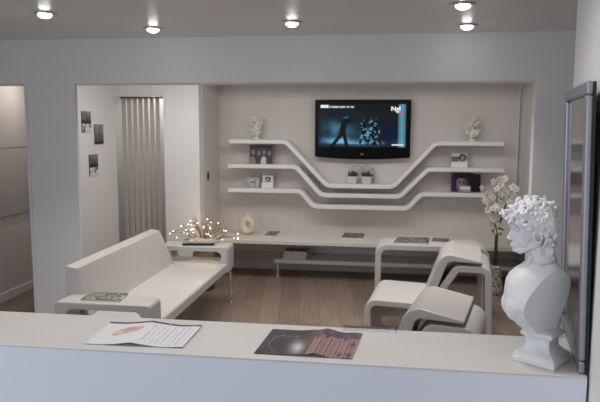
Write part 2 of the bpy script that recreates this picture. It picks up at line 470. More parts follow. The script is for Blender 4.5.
bm = bmesh.new(); lathe(bm, [(0.008, 0), (0.012, 0.006), (0.004, 0.012)], n=12); bmesh.ops.rotate(bm, verts=bm.verts, matrix=Matrix.Rotation(math.radians(90), 3, 'Y'))
bmesh.ops.translate(bm, verts=bm.verts, vec=(-2.043, 6.985, 1.205)); obj('knob', bm, M['chrome'], o, smooth=True)

t = thing('frosted_panel', 'smoked frosted glass panel on the corridor wall in the left opening', 'glass panel', (-3.82, 5.4, 0.86))
obj('upper_pane', boxes((-0.008, 0.012, 0.0, 1.42, 0.69, 1.64)), M['frost'], t, bevel=0.003)
obj('lower_pane', boxes((-0.008, 0.012, 0.0, 1.42, 0.0, 0.682)), M['frost'], t, bevel=0.003)
for y in (0.3, 0.9):
    bm = bmesh.new(); ball(bm, (0.014, y, 0.686), (0.006, 0.018, 0.018)); obj('clip', bm, M['chrome'], t, smooth=True)

# ------------------------------------------------------------------ shelves (three bent ribbons)
YF, YB = 7.24, 7.5
def wave_shelf(label, left, right, zh, zl, xl0, xl1, xr1, xr0, zr):
    t = 0.048
    bm = ribbon_bm([(left, zh), (xl0, zh), (xl1, zl), (xr1, zl), (xr0, zr), (right, zr)], [0.10, 0.13, 0.13, 0.10], t, YF, YB)
    o = obj('wave_shelf', bm, M['shelf'], bevel=0.005)
    return tag(o, label, 'shelf', 'white wave shelves on the far wall')
wave_shelf('white wave-shaped wall shelf, top one with the two pots on its dip', -1.873, 1.303, 1.594, 1.080, -1.185, -0.69, 0.08, 0.545, 1.587)
wave_shelf('white wave-shaped wall shelf, middle one of the three', -1.888, 1.315, 1.300, 0.967, -1.06, -0.76, 0.16, 0.47, 1.288)
wave_shelf('white wave-shaped wall shelf, lowest of the three', -1.890, 1.325, 1.009, 0.829, -1.01, -0.85, 0.25, 0.40, 1.000)

# ------------------------------------------------------------------ low bench along the far wall
t = thing('wall_bench', 'long low white bench along the far wall under the shelves', 'bench', (0, 0, 0))
obj('top', boxes((-2.055, 1.518, 6.84, 7.498, 0.438, 0.483)), M['bench'], t, bevel=0.004)
obj('lower_shelf', boxes((-1.29, 1.518, 7.05, 7.484, 0.176, 0.222)), M['shelf'], t, bevel=0.004)
obj('back_board', boxes((-2.055, 1.518, 7.470, 7.484, 0.225, 0.438)), M['shelf'], t)
for x in (-1.26, 1.2):
    bm = bmesh.new(); lathe(bm, [(0.030, 0), (0.030, 0.012), (0.024, 0.014), (0.024, 0.175)], (x, 7.13, 0), 16)
    obj('leg', bm, M['chrome'], t, smooth=False)

# ------------------------------------------------------------------ television
TV = thing('television', 'large black flat-screen television mounted on the far wall', 'television', (-0.293, 7.40, 1.385))
W2, H = 0.562, 0.705
def tv_outline(inset, belly):
    b = [(-W2 + inset, H - inset), (-W2 + inset, 0.03 + inset)]
    for k in range(13):
        s = -1 + k / 6
        b.append((s * (W2 - inset), 0.03 + inset - belly * (1 - s * s)))
    b.append((W2 - inset, 0.03 + inset)); b.append((W2 - inset, H - inset))
    return b
cab = outline_mesh('cabinet', [tv_outline(0, 0.026)], 0.07, M['black'], TV, bevel=0.008)
cab.location = (0, 0.02, 0)
obj('wall_bracket', boxes((-0.2, 0.2, 0.055, 0.099, 0.2, 0.5)), M['dark'], TV)
def tv_pic(u, v):
    n = vnoise(u * 7, v * 5, 3) * .6 + vnoise(u * 16, v * 12, 9) * .4
    g = 0.07 + 0.13 * n
    c = (g * .35, g * .85, g * 1.15)
    # pale blue mist on the floor and behind the left figure
    for (cx, cy, sx, sy, a) in ((.19, .55, .10, .2, .55), (.24, .86, .22, .10, .75), (.60, .92, .28, .09, .7), (.36, .62, .1, .2, .4), (.05, .5, .05, .3, .25), (.57, .70, .09, .16, .55)):
        w = a * math.exp(-((u - cx) / sx) ** 2 - ((v - cy) / sy) ** 2)
        c = mixc(c, (.62, .84, .95), w * (0.65 + .6 * n))
    if v > .93: c = mixc(c, (.05, .16, .22), .5)
    # bright column at the right
    if .90 < u < .985: c = mixc(c, (.50, .68, .74), .85 - .9 * abs(u - .945) * 6)
    if .76 < u < .86 and v > .5: c = mixc(c, (.05, .12, .35), .6)
    if v < .14 and not (.90 < u < .985): c = (0.015, .03, .05)
    # striding figure on the left
    def seg(ax, ay, bx, by, r):
        px, py = (u - ax) * 1.75, v - ay; dx, dy = (bx - ax) * 1.75, by - ay
        k = max(0, min(1, (px * dx + py * dy) / (dx * dx + dy * dy)))
        return math.hypot(px - dx * k, py - dy * k) < r
    fig = (seg(.30, .42, .27, .68, .06), seg(.32, .34, .325, .35, .05), seg(.28, .66, .16, .97, .036), seg(.29, .66, .325, .97, .036), seg(.30, .42, .39, .37, .028))
    if any(fig): c = (.012, .03, .05)
    if seg(.29, .32, .33, .30, .02): c = (.18, .42, .52)
    # group on the right
    for cx in (.51, .60, .66):
        if seg(cx, .42, cx + .01, .66, .05) or seg(cx, .66, cx - .04, .93, .024) or seg(cx, .66, cx + .05, .93, .024): c = mixc((.015, .04, .09), (.6, .75, .85), .75 if vnoise(u * 45, v * 30, 4) > .72 else 0)
        if seg(cx, .33, cx, .34, .032): c = (.16, .26, .34)
    c = tuple(min(1, x ** 1.5 * 1.3) for x in c)
    if .83 < u < .97 and .93 < v < .965: c = (.9, .95, .97)
    # banner of the broadcast: a solid block and a row of unreadable small capitals
    if .035 > abs(v - .055):
        if .02 < u < .11: c = (.93, .96, .97)
        elif .12 < u < .42 and abs(v - .06) < .022 and h2(int(u * 120), 3) > .3: c = (.72, .80, .84)
    return c
sc = sheet('screen', [(-0.518, -0.0235, 0.650), (0.518, -0.0235, 0.650), (0.518, -0.0235, 0.150), (-0.518, -0.0235, 0.150)], 132, 72, tv_pic, M['tv'], TV)
text_mesh('channel_logo', 'Ngl', 0.078, M['screentext'], sc, (0.385, -0.0245, 0.595))
obj('channel_mark', boxes((0.420, 0.462, -0.0250, -0.0240, 0.540, 0.554)), M['red'], sc)
text_mesh('maker_logo', 'LG', 0.030, M['logo'], TV, (0, -0.0165, 0.065))

# ------------------------------------------------------------------ ornaments and pictures on the shelves
def coral(loc, label, seed, mirror=1):
    rnd = random.Random(seed)
    t = thing('coral_ornament', label, 'ornament', loc, 0, 'pale coral ornaments on the top shelf')
    bm = bmesh.new(); lathe(bm, [(0.040, 0), (0.044, 0.006), (0.038, 0.018), (0.018, 0.026)], n=20); obj('base', bm, M['coral'], t, smooth=True)
    bm = bmesh.new()
    stem = [(0, 0, 0.02), (0.012 * mirror, 0, 0.07), (-0.008 * mirror, 0, 0.13), (0.012 * mirror, 0, 0.19), (0.0, 0, 0.255)]
    tube(bm, stem, [0.016, 0.020, 0.020, 0.016, 0.009], 8)
    for k in range(34):
        z = rnd.uniform(0.045, 0.245); a = rnd.uniform(0, math.tau)
        w = 0.075 * (1 - abs(z - 0.13) / 0.2)
        p0 = Vector((0.0, 0, z)); p1 = Vector((math.cos(a) * w, math.sin(a) * w * 0.6, z + rnd.uniform(0.0, 0.03)))
        p2 = p1 + Vector((math.cos(a) * 0.018, math.sin(a) * 0.012, rnd.uniform(0.01, 0.03)))
        tube(bm, [p0, p1, p2], [0.011, 0.010, 0.005], 6)
        ball(bm, p2, rnd.uniform(0.008, 0.014), sub=1)
    obj('branches', bm, M['coral'], t, smooth=True)
coral((-1.562, 7.36, 1.6185), 'pale branching coral ornament on the left end of the top shelf', 3, 1)
coral((0.965, 7.36, 1.6115), 'pale branching coral ornament on the right end of the top shelf', 8, -1)

def ell(u, v, cx, cy, rx, ry): return ((u - cx) / rx) ** 2 + ((v - cy) / ry) ** 2 < 1
def group_photo(u, v):
    c = (.13, .09, .10)
    if v > .86: c = (.26, .12, .36)
    for i, cx in enumerate((.14, .40, .63, .86)):
        cy = .34 + .05 * (i % 2)
        if ell(u, v, cx, cy + .04, .13, .32): c = (.10, .06, .05)
        if ell(u, v, cx + .01, cy + .05, .062, .13): c = (.58, .43, .37)
        if ell(u, v, cx, .86, .13, .26): c = ((.55, .42, .40), (.12, .10, .14), (.80, .76, .76), (.14, .10, .12))[i]
    return c
def standing_card(label, x0, x1, z0, z1, y, fn, name='photo_card', cat='picture', tilt=8, nx=28, ny=20, back='dark'):
    w, h = x1 - x0, z1 - z0
    t = thing(name, label, cat, ((x0 + x1) / 2, y, z0))
    hold = bpy.data.objects
    mt = Matrix.Rotation(math.radians(-tilt), 4, 'X')
    bm = bmesh.new(); box(bm, -w / 2, w / 2, 0, 0.010, 0, h, mt); obj('backing', bm, M[back], t)
    P = [mt @ Vector(p) for p in ((-w / 2, -0.0006, h), (w / 2, -0.0006, h), (w / 2, -0.0006, 0), (-w / 2, -0.0006, 0))]
    sheet('picture', P, nx, ny, fn, M['print'], t)
    bm = bmesh.new(); box(bm, -0.03, 0.03, 0.0, 0.004, 0, h * 0.7, Matrix.Translation((0, 0.02 + h * 0.18, 0)) @ Matrix.Rotation(math.radians(14), 4, 'X')); obj('strut', bm, M['dark'], t)
    return t
standing_card('dark group photo of four women on the left end of the middle shelf', -1.644, -1.366, 1.325, 1.55, 7.34, group_photo)

# small silver frame and acrylic stand, left end of the lowest shelf
def frame_photo(u, v):
    g = .55 + .25 * vnoise(u * 6, v * 5, 12)
    c = (g, g, g)
    if .25 < u < .6 and .3 < v < .55: c = (.45, .45, .46)
    if .70 < u < .76: c = (.35, .35, .35)
    return c
t = thing('silver_frame', 'small silver picture frame on the left end of the lowest shelf', 'picture frame', (-1.61, 7.36, 1.0335))
w, h = 0.172, 0.125
bm = bmesh.new()
for b in ((-w / 2, w / 2, 0, .012, 0, .014), (-w / 2, w / 2, 0, .012, h - .014, h), (-w / 2, -w / 2 + .014, 0, .012, .014, h - .014), (w / 2 - .014, w / 2, 0, .012, .014, h - .014)): box(bm, *b)
obj('frame', bm, M['silver'], t)
sheet('picture', [(-w / 2 + .014, .004, h - .014), (w / 2 - .014, .004, h - .014), (w / 2 - .014, .004, .014), (-w / 2 + .014, .004, .014)], 16, 12, frame_photo, M['print'], t)
obj('backing', boxes((-w / 2 + .01, w / 2 - .01, .005, .011, .01, h - .01)), M['dark'], t)
bm = bmesh.new(); box(bm, -.02, .02, 0, .003, 0, .08, Matrix.Translation((0, .034, 0)) @ Matrix.Rotation(math.radians(14), 4, 'X')); obj('strut', bm, M['dark'], t)

def portrait_bun(u, v):
    c = (.86, .84, .82)
    if ell(u, v, .5, .52, .30, .34): c = (.16, .09, .07)
    if ell(u, v, .46, .58, .17, .24): c = (.72, .56, .48)
    if v > .84 and ell(u, v, .48, 1.05, .45, .22): c = (.55, .42, .38)
    return c
def portrait_two(u, v):
    c = (.80, .79, .79)
    if v > .35 and u < .5: c = mixc((.30, .27, .33), (.62, .58, .60), vnoise(u * 9, v * 9, 2))
    if ell(u, v, .74, .5, .24, .46): c = (.20, .11, .08)
    if ell(u, v, .74, .56, .14, .30): c = (.70, .52, .44)
    return c
def acrylic_stand(label, x, z, w, hb, hp, y, fn):
    t = thing('card_stand', label, 'card stand', (x, y, z))
    obj('block', boxes((-w / 2, w / 2, -0.03, 0.02, 0, hb)), M['shelf'], t, bevel=0.003)
    obj('acrylic_plate', boxes((-w / 2, w / 2, 0.0215, 0.0255, 0, hb + hp)), M['acrylic'], t)
    sheet('photo', [(-w / 2 + .006, 0.0205, hb + hp - .03), (w / 2 - .006, 0.0205, hb + hp - .03), (w / 2 - .006, 0.0205, hb), (-w / 2 + .006, 0.0205, hb)], 18, 16, fn, M['print'], t)
acrylic_stand('white block stand with a dark-haired portrait card on the left of the lowest shelf', -1.425, 1.0335, 0.140, 0.068, 0.11, 7.36, portrait_bun)
acrylic_stand('white block stand with a two-tone portrait photo on the right of the middle shelf', 0.829, 1.3125, 0.185, 0.062, 0.125, 7.36, portrait_two)

def face_box(u, v):
    c = (.16, .08, .20)
    if u < .18: c = (.22, .10, .30)
    if ell(u, v, .58, .58, .30, .46): c = mixc((.60, .46, .48), (.25, .16, .22), max(0, (u - .6) * 2.2))
    if .44 < v < .52 and (.40 < u < .52 or .62 < u < .74): c = (.10, .06, .08)
    if .74 < v < .79 and .48 < u < .68: c = (.42, .18, .24)
    if ell(u, v, .58, .12, .36, .16): c = (.06, .04, .06)
    return c
def product_box(name, label, x0, x1, z, h, d, y, fn, side):
    t = thing(name, label, 'box', ((x0 + x1) / 2, y, z))
    w = (x1 - x0) / 2
    obj('carton', boxes((-w, w, 0, d, 0, h)), M[side], t, bevel=0.002)
    sheet('front_print', [(-w + .002, -0.0008, h - .002), (w - .002, -0.0008, h - .002), (w - .002, -0.0008, .002), (-w + .002, -0.0008, .002)], 24, 26, fn, M['print'], t)
product_box('portrait_box', 'purple carton with a large face on the right of the lowest shelf', 0.748, 0.952, 1.0245, 0.222, 0.05, 7.36, face_box, 'purple')
def black_box(u, v):
    c = (.055, .05, .055)
    if .25 < u < .75 and (.42 < v < .46 or .52 < v < .55) and h2(int(u * 22), int(v * 40)) > .35: c = (.45, .42, .42)
    if v < .12: c = (.12, .10, .13)
    return c
product_box('black_box', 'black carton beside the purple face carton on the lowest shelf', 0.958, 1.080, 1.0245, 0.205, 0.05, 7.37, black_box, 'dark')
t = thing('card_holder', 'small clear card holder in front of the purple carton', 'card holder', (0.90, 7.30, 1.0245))
obj('acrylic_tray', boxes((-0.062, 0.062, -0.025, 0.03, 0, 0.012), (-0.062, 0.062, -0.025, -0.021, 0.012, 0.04), (-0.062, 0.062, 0.026, 0.03, 0.012, 0.085)), M['acrylic'], t)
obj('cards', boxes((-0.055, 0.055, -0.018, 0.020, 0.013, 0.068)), M['shelf'], t)

# two potted succulents and the bent wire stand behind them on the dip of the top shelf
def potted(loc, label, seed):
    rnd = random.Random(seed)
    t = thing('potted_succulent', label, 'potted plant', loc, 0, 'square pots under the television')
    bm = bmesh.new(); vs = box(bm, -0.058, 0.058, -0.055, 0.055, 0, 0.088)
    for v in vs[:4]: v.co.x *= 0.88; v.co.y *= 0.88
    obj('pot', bm, M['pot'], t, bevel=0.006)
    obj('soil', boxes((-0.052, 0.052, -0.049, 0.049, 0.082, 0.0895)), M['soil'], t)
    bm = bmesh.new()
    for k in range(46):
        a = rnd.uniform(0, math.tau); el = rnd.uniform(0.25, 1.4); L = rnd.uniform(0.04, 0.075)
        b0 = Vector((rnd.uniform(-.025, .025), rnd.uniform(-.025, .025), 0.088))
        d = Vector((math.cos(a) * math.cos(el), math.sin(a) * math.cos(el), math.sin(el)))
        tube(bm, [b0, b0 + d * L * .5, b0 + d * L], [0.004, 0.009, 0.002], 6)
    obj('leaves', bm, M['leaf'], t, smooth=True)
potted((-0.402, 7.345, 1.1045), 'small dark succulent in a square pot under the television, left of the two', 4)
potted((-0.232, 7.345, 1.1045), 'small dark succulent in a square pot under the television, right of the two', 9)
t = thing('wire_stand', 'thin pale wire stand behind the two succulent pots', 'stand', (-0.30, 7.44, 1.1045))
for dx, r in ((-0.05, 0.085), (0.06, 0.095)):
    bm = bmesh.new(); tube(bm, [(dx + r * math.cos(a), 0, 0.115 + 0.09 * math.sin(a)) for a in [math.pi * k / 14 for k in range(15)]], 0.0035, 6)
    obj('wire_arch', bm, M['silver'], t, smooth=True)
for x in (-0.135, 0.035, 0.155):
    bm = bmesh.new(); tube(bm, [(x, 0, 0), (x, 0, 0.117)], 0.0035, 6); obj('wire_upright', bm, M['silver'], t)
obj('acrylic_plate', boxes((0.085, 0.15, 0.008, 0.012, 0, 0.18)), M['acrylic'], t)

# ------------------------------------------------------------------ things on the bench
t = thing('ring_vase', 'round cream ring vase with an off-centre hole on the bench', 'vase', (-1.64, 7.2, 0.483), math.radians(-18))
R, HR, cz = 0.112, 0.033, 0.112
hx, hz = 0.036, cz - 0.002
bm = bmesh.new(); NA, NB = 48, 16; rings = []
for i in range(NA):
    a = i / NA * math.tau
    o = Vector((R * math.cos(a) * 1.0, R * math.sin(a) + cz)); q = Vector((hx + HR * math.cos(a), hz + HR * math.sin(a)))
    mid = (o + q) / 2; hw = (o - q) / 2
    rings.append([bm.verts.new((mid.x + hw.x * math.cos(b), 0.052 * math.sin(b), mid.y + hw.y * math.cos(b))) for b in [k / NB * math.tau for k in range(NB)]])
for i in range(NA):
    a, b = rings[i], rings[(i + 1) % NA]
    for k in range(NB): bm.faces.new((a[k], a[(k + 1) % NB], b[(k + 1) % NB], b[k]))
bmesh.ops.translate(bm, verts=bm.verts, vec=(0, 0, 0.0005))
obj('ring_body', bm, M['vase'], t, smooth=True)
bm = bmesh.new(); lathe(bm, [(0.030, 0.205), (0.020, 0.222), (0.015, 0.245), (0.018, 0.262), (0.012, 0.262), (0.010, 0.24)], n=20)
obj('neck', bm, M['vase'], t, smooth=True)

def photo_mix(pal, seed, sc=6):
    def f(u, v):
        n = vnoise(u * sc, v * sc, seed); k = int(n * len(pal) * 1.3) % len(pal)
        c = pal[k]; g = 0.8 + 0.4 * vnoise(u * sc * 3, v * sc * 3, seed + 5)
        return tuple(min(1, x * g) for x in c)
    return f
def magazine(name, label, quad, z, th, fn, cat='magazine', group=None, edge='paperwhite', nx=24, ny=24):
    """closed magazine lying flat: quad = four (x, y) corners TL, TR, BR, BL"""
    bm = bmesh.new()
    lo = [bm.verts.new((x, y, z)) for x, y in quad]; hi = [bm.verts.new((x, y, z + th)) for x, y in quad]
    bm.faces.new(lo[::-1]); bm.faces.new(hi)
    for i in range(4): bm.faces.new((lo[i], lo[(i + 1) % 4], hi[(i + 1) % 4], hi[i]))
    r = obj(name, bm, M[edge])
    sheet('cover', [(x, y, z + th + 0.0008) for x, y in quad], nx, ny, fn, M['print'], r)
    return tag(r, label, cat, group)
dark_pal = [(.20, .17, .17), (.35, .28, .26), (.55, .48, .46), (.14, .12, .13), (.45, .30, .26)]
green_pal = [(.25, .28, .24), (.50, .54, .48), (.70, .70, .66), (.16, .17, .15), (.40, .43, .34)]
blue_pal = [(.16, .20, .30), (.30, .38, .48), (.62, .64, .62), (.18, .32, .24), (.10, .11, .14), (.55, .50, .40)]
gold_pal = [(.52, .42, .26), (.30, .24, .20), (.62, .56, .48), (.38, .30, .22)]
magazine('magazine', 'brown magazine beside a white leaflet on the bench right of the ring vase', [(-1.42, 7.42), (-1.275, 7.44), (-1.295, 7.10), (-1.42, 7.10)], 0.4835, 0.008, photo_mix(dark_pal, 21))
magazine('leaflet', 'white leaflet on the bench beside the brown magazine', [(-1.265, 7.44), (-1.155, 7.45), (-1.195, 7.10), (-1.285, 7.10)], 0.4835, 0.004, lambda u, v: (.84, .82, .80), 'leaflet')
magazine('magazine', 'dark glossy magazine on the bench below the dip of the shelves', [(-0.49, 7.44), (-0.245, 7.42), (-0.262, 7.08), (-0.505, 7.10)], 0.4835, 0.012, photo_mix(dark_pal, 33))
zz = 0.2225
lo_labels = ['magazine at the bottom of the stack on the low shelf', 'magazine second from the bottom of the low shelf stack', 'magazine second from the top of the low shelf stack', 'magazine with a golden cover, topmost of the low shelf stack']
for k in range(4):
    dx = (-.006, .004, -.002, .005)[k]; rot = (0.02, -0.04, 0.05, -0.02)[k]
    q = [Vector((-.135, .125)), Vector((.135, .125)), Vector((.135, -.105)), Vector((-.135, -.105))]
    q = [Vector((p.x * math.cos(rot) - p.y * math.sin(rot) + dx - 1.05, p.x * math.sin(rot) + p.y * math.cos(rot) + 7.19)) for p in q]
    magazine('magazine', lo_labels[k], [(p.x, p.y) for p in q], zz, 0.022, photo_mix(gold_pal if k == 3 else dark_pal, 40 + k, 4), group='magazines stacked on the low shelf')
    zz += 0.0235

# floor pot with lit twigs between sofa and bench
t = thing('floor_pot', 'brown woven floor pot behind the far end of the sofa', 'pot', (-1.96, 6.45, 0))
bm = bmesh.new(); lathe(bm, [(0.085, 0), (0.11, 0.02), (0.135, 0.20), (0.125, 0.36), (0.11, 0.44), (0.10, 0.44), (0.115, 0.35), (0.12, 0.2)], n=28)
obj('pot_body', bm, M['basket'], t, smooth=True)
bm = bmesh.new(); lathe(bm, [(0.104, 0.43), (0.118, 0.437), (0.118, 0.452), (0.104, 0.459), (0.096, 0.45)], n=28); obj('rim', bm, M['twig'], t, smooth=True)
t = thing('lighted_twigs', 'spray of brown twigs with tiny warm lights in the floor pot', 'decorative lights', (-1.96, 6.45, 0.30))
rnd = random.Random(12)
bm = bmesh.new(); tips = []
for k in range(26):
    a = rnd.uniform(0, math.tau) if k > 3 else (math.pi, 0, math.pi * .9, .2)[k]
    reach = rnd.uniform(0.12, 0.40) if k > 3 else 0.38
    hgt = rnd.uniform(0.22, 0.33) if reach > .25 else rnd.uniform(.28, .44)
    sy = 0.45
    pts = []
    for s in range(9):
        f = s / 8
        pts.append((math.cos(a) * reach * f ** 1.5, math.sin(a) * reach * sy * f ** 1.5, 0.05 + hgt * math.sin(f * math.pi * 0.62) / math.sin(math.pi * .5)))
    tube(bm, pts, [0.006 - 0.0045 * s / 8 for s in range(9)], 6)
    tips.append(pts[-1])
    if k % 5 == 0: tips.append(pts[5])
    d = Vector(pts[6]) - Vector(pts[4]); side = Vector((-d.y, d.x, 0.6)).normalized() * 0.07
    e = Vector(pts[6]) + side
    tube(bm, [pts[5], (Vector(pts[6]) + side * .5)[:], e[:]], [0.003, 0.002, 0.0012], 5); 
    if k % 6 == 0: tips.append(e[:])
obj('twigs', bm, M['twig'], t, smooth=True)
for p in tips:
    bm = bmesh.new(); ball(bm, p, 0.0065, sub=1); obj('light_bulb', bm, M['bulb'], t, smooth=True)
d = bpy.data.lights.new('twig_glow', 'POINT'); d.energy = 1.6; d.color = (1.0, 0.72, 0.48); d.shadow_soft_size = 0.15
l = bpy.data.objects.new('twig_glow', d); COL.objects.link(l); l.parent = t; l.location = (0, 0, 0.42)

# ------------------------------------------------------------------ sofa
def rrect(x0, x1, z0, z1, r, n=8):
    out = []
    for cx, cz, a0 in ((x1 - r, z1 - r, 0), (x0 + r, z1 - r, 90), (x0 + r, z0 + r, 180), (x1 - r, z0 + r, 270)):
        for k in range(n + 1):
            a = math.radians(a0 + 90 * k / n); out.append((cx + r * math.cos(a), cz + r * math.sin(a)))
    return out
t = thing('sofa', 'long white moulded sofa with slotted arms standing along the left wall', 'sofa', (-1.87, 4.93, 0))
# seat, tilted very slightly back
bm = bmesh.new(); box(bm, -0.36, 0.335, -0.94, 0.90, 0.345, 0.435); obj('seat', bm, M['white'], t, bevel=0.02, seg=3)
# leaning backrest
c = [(-0.36, 0.36), (-0.18, 0.40), (-0.265, 0.785), (-0.35, 0.80)]
bm = bmesh.new()
A = [bm.verts.new((x, -0.93, z)) for x, z in c]; B = [bm.verts.new((x, 0.86 - 0.20 * max(0, (z - 0.40) / 0.41), z)) for x, z in c]
bm.faces.new(A); bm.faces.new(B[::-1])
for i in range(len(c)): bm.faces.new((A[i], A[(i + 1) % len(c)], B[(i + 1) % len(c)], B[i]))
obj('backrest', bm, M['white'], t, bevel=0.008, seg=3)
for (y0, y1) in ((-1.135, -0.935), (0.87, 1.13)):
    a = outline_mesh('armrest', [rrect(-0.36 if y0 > 0 else -0.33, 0.345, 0.335, 0.60, 0.028), rrect(-0.25, 0.280, 0.442, 0.550, 0.050)[::-1]], y1 - y0, M['white'], t, bevel=0.008)
    a.location = (0, (y0 + y1) / 2, 0)
for x in (-0.30, 0.325):
    for y in (-1.03, 1.05):
        bm = bmesh.new(); tube(bm, [(x, y, 0.335), (x, y, 0.012)], 0.0125, 12); lathe(bm, [(0.024, 0), (0.026, 0.006), (0.02, 0.014)], (x, y, 0), 16)
        obj('leg', bm, M['chrome'], t, smooth=False)
magazine('magazine', 'green and grey magazine on the near arm of the sofa', [(-2.045, 4.03), (-1.775, 4.03), (-1.755, 3.84), (-2.035, 3.84)], 0.6005, 0.010, photo_mix(green_pal, 51))
magazine('magazine', 'dark-edged magazine under another on the far arm of the sofa', [(-2.03, 6.04), (-1.72, 6.05), (-1.675, 5.86), (-1.985, 5.82)], 0.6005, 0.020, photo_mix(dark_pal, 61), edge='dark', group='magazines on the far sofa arm')
magazine('magazine', 'pale magazine lying on top of another on the far arm of the sofa', [(-2.02, 6.03), (-1.66, 6.05), (-1.70, 5.88), (-1.985, 5.84)], 0.6220, 0.014, photo_mix([(.42, .40, .39), (.62, .60, .58), (.12, .11, .11), (.25, .22, .21)], 66, 4), group='magazines on the far sofa arm')

# ------------------------------------------------------------------ chairs and side table on the right
def lounge_chair(label, loc, rz, w=0.70):
    t = thing('lounge_chair', label, 'chair', loc, rz, 'white moulded lounge chairs')
    t0 = 0.052
    obj('seat', ribbon_bm([(0.035, 0), (0.028, 0.395), (0.50, 0.385)], [0.075], t0, 0, w), M['white'], t, bevel=0.009)
    obj('backrest', ribbon_bm([(0.470, 0.36), (0.615, 0.775), (0.895, 0.745)], [0.075], 0.075, 0.075, w, t_end=0.018), M['white'], t, bevel=0.008)
    obj('rear_frame', ribbon_bm([(0.49, 0.34), (0.71, 0.685), (0.945, 0.685), (0.965, 0)], [0.05, 0.06], 0.055, 0.09, w - 0.015), M['white'], t, bevel=0.009)
    return t
lounge_chair('white moulded lounge chair facing left, farther one in front of the side table', (-0.16, 4.82, 0), math.radians(-7), 0.67)
lounge_chair('white moulded lounge chair nearest the counter, only its back top in view', (-0.465, 3.40, 0), math.radians(-13), 0.60)
t = thing('side_table', 'white bent side table with magazines behind the lounge chairs', 'table', (0, 0, 0))
obj('bent_top', ribbon_bm([(-0.062, 0), (-0.062, 0.668), (0.915, 0.668), (0.915, 0)], [0.085, 0.085], 0.055, 5.70, 6.06), M['white'], t, bevel=0.008)
magazine('magazine', 'blue and green magazine on the left of the side table', [(0.125, 6.03), (0.425, 6.04), (0.392, 5.73), (0.075, 5.73)], 0.6960, 0.014, photo_mix(blue_pal, 71))
magazine('magazine', 'dark magazine on the side table next to the lounge chair back', [(0.455, 6.04), (0.61, 6.04), (0.60, 5.86), (0.432, 5.86)], 0.6960, 0.010, photo_mix(dark_pal, 75))

# ------------------------------------------------------------------ orchids in a mosaic floor vase
t = thing('floor_vase', 'silver mosaic floor vase standing on the floor by the right pier', 'vase', (1.175, 6.72, 0))
bm = bmesh.new(); lathe(bm, [(0.090, 0), (0.094, 0.015), (0.088, 0.06), (0.066, 0.18), (0.052, 0.29), (0.050, 0.31), (0.043, 0.31), (0.045, 0.28)], n=28)
obj('vase_body', bm, M['mosaic'], t, smooth=True)
FL = thing('orchid_bouquet', 'tall bouquet of white orchids in the mosaic floor vase', 'flowers', (1.175, 6.72, 0.28))
rnd = random.Random(5)
heads = []
for k in range(5):
    a = k * 1.26 + 0.4
    ex, ey = (-.10, -.03, .04, .10, -.06)[k], (.02, -.05, .04, -.03, -.04)[k]
    top = (.82, .93, .95, .86, .70)[k]
    pts = [(0.02 * math.cos(a), 0.02 * math.sin(a), 0), (0.02 * math.cos(a) + ex * .2, 0.02 * math.sin(a) + ey * .2, top * .5), (ex * .8, ey * .8, top * .82), (ex * 1.35, ey * 1.35, top)]
    bm = bmesh.new(); tube(bm, pts, [0.007, 0.006, 0.005, 0.003], 7); obj('stem', bm, M['stem'], FL, smooth=True)
    for q in range(15):
        f = 0.60 + 0.42 * q / 14
        z = top * f; s = max(0, (f - .5) / .5)
        cx = ex * (0.2 + 1.15 * s); cy = ey * (0.2 + 1.15 * s)
        heads.append((cx + rnd.uniform(-.045, .045), cy + rnd.uniform(-.06, .03), z + rnd.uniform(-.02, .02), rnd.uniform(-.7, .7), rnd.uniform(-.5, .5)))
def flower_bm(c, yaw, pitch, rad):
    bm = bmesh.new()
    for k in range(5):
        a = k * math.tau / 5 + 0.3
        d = Vector((math.cos(a), -0.25, math.sin(a)))
        s = Vector((-math.sin(a), 0, math.cos(a)))
        L, w = rad, rad * 0.42
        P = [Vector((0, 0, 0)), d * L * .5 + s * w, d * L + Vector((0, .012, 0)), d * L * .5 - s * w]
        v0 = [bm.verts.new(p) for p in P]; v1 = [bm.verts.new(p + Vector((0, 0.002, 0))) for p in P]
        bm.faces.new(v0); bm.faces.new(v1[::-1])
        for i in range(4): bm.faces.new((v0[i], v0[(i + 1) % 4], v1[(i + 1) % 4], v1[i]))
    bmesh.ops.transform(bm, matrix=Matrix.Translation(c) @ Euler((pitch, 0, yaw)).to_matrix().to_4x4(), verts=bm.verts)
    return bm
for (x, y, z, yw, pt) in heads:
    f = obj('flower', flower_bm((x, y, z), yw, pt, rnd.uniform(0.036, 0.050)), M['petal'], FL)
    bm = bmesh.new(); ball(bm, (x + math.sin(yw) * .006, y - .007, z), 0.008, sub=1); obj('flower_heart', bm, M['petalheart'], f, smooth=True)
bm = bmesh.new()
for k in range(16):
    a = rnd.uniform(0, math.tau); z = rnd.uniform(.36, .52); L = rnd.uniform(.05, .09)
    d = Vector((math.cos(a), math.sin(a), rnd.uniform(-.3, .5)))
    tube(bm, [(0, 0, z), (Vector((0, 0, z)) + d * L * .5)[:], (Vector((0, 0, z)) + d * L)[:]], [0.003, 0.012, 0.002], 6)
obj('leaves', bm, M['stem'], FL, smooth=True)

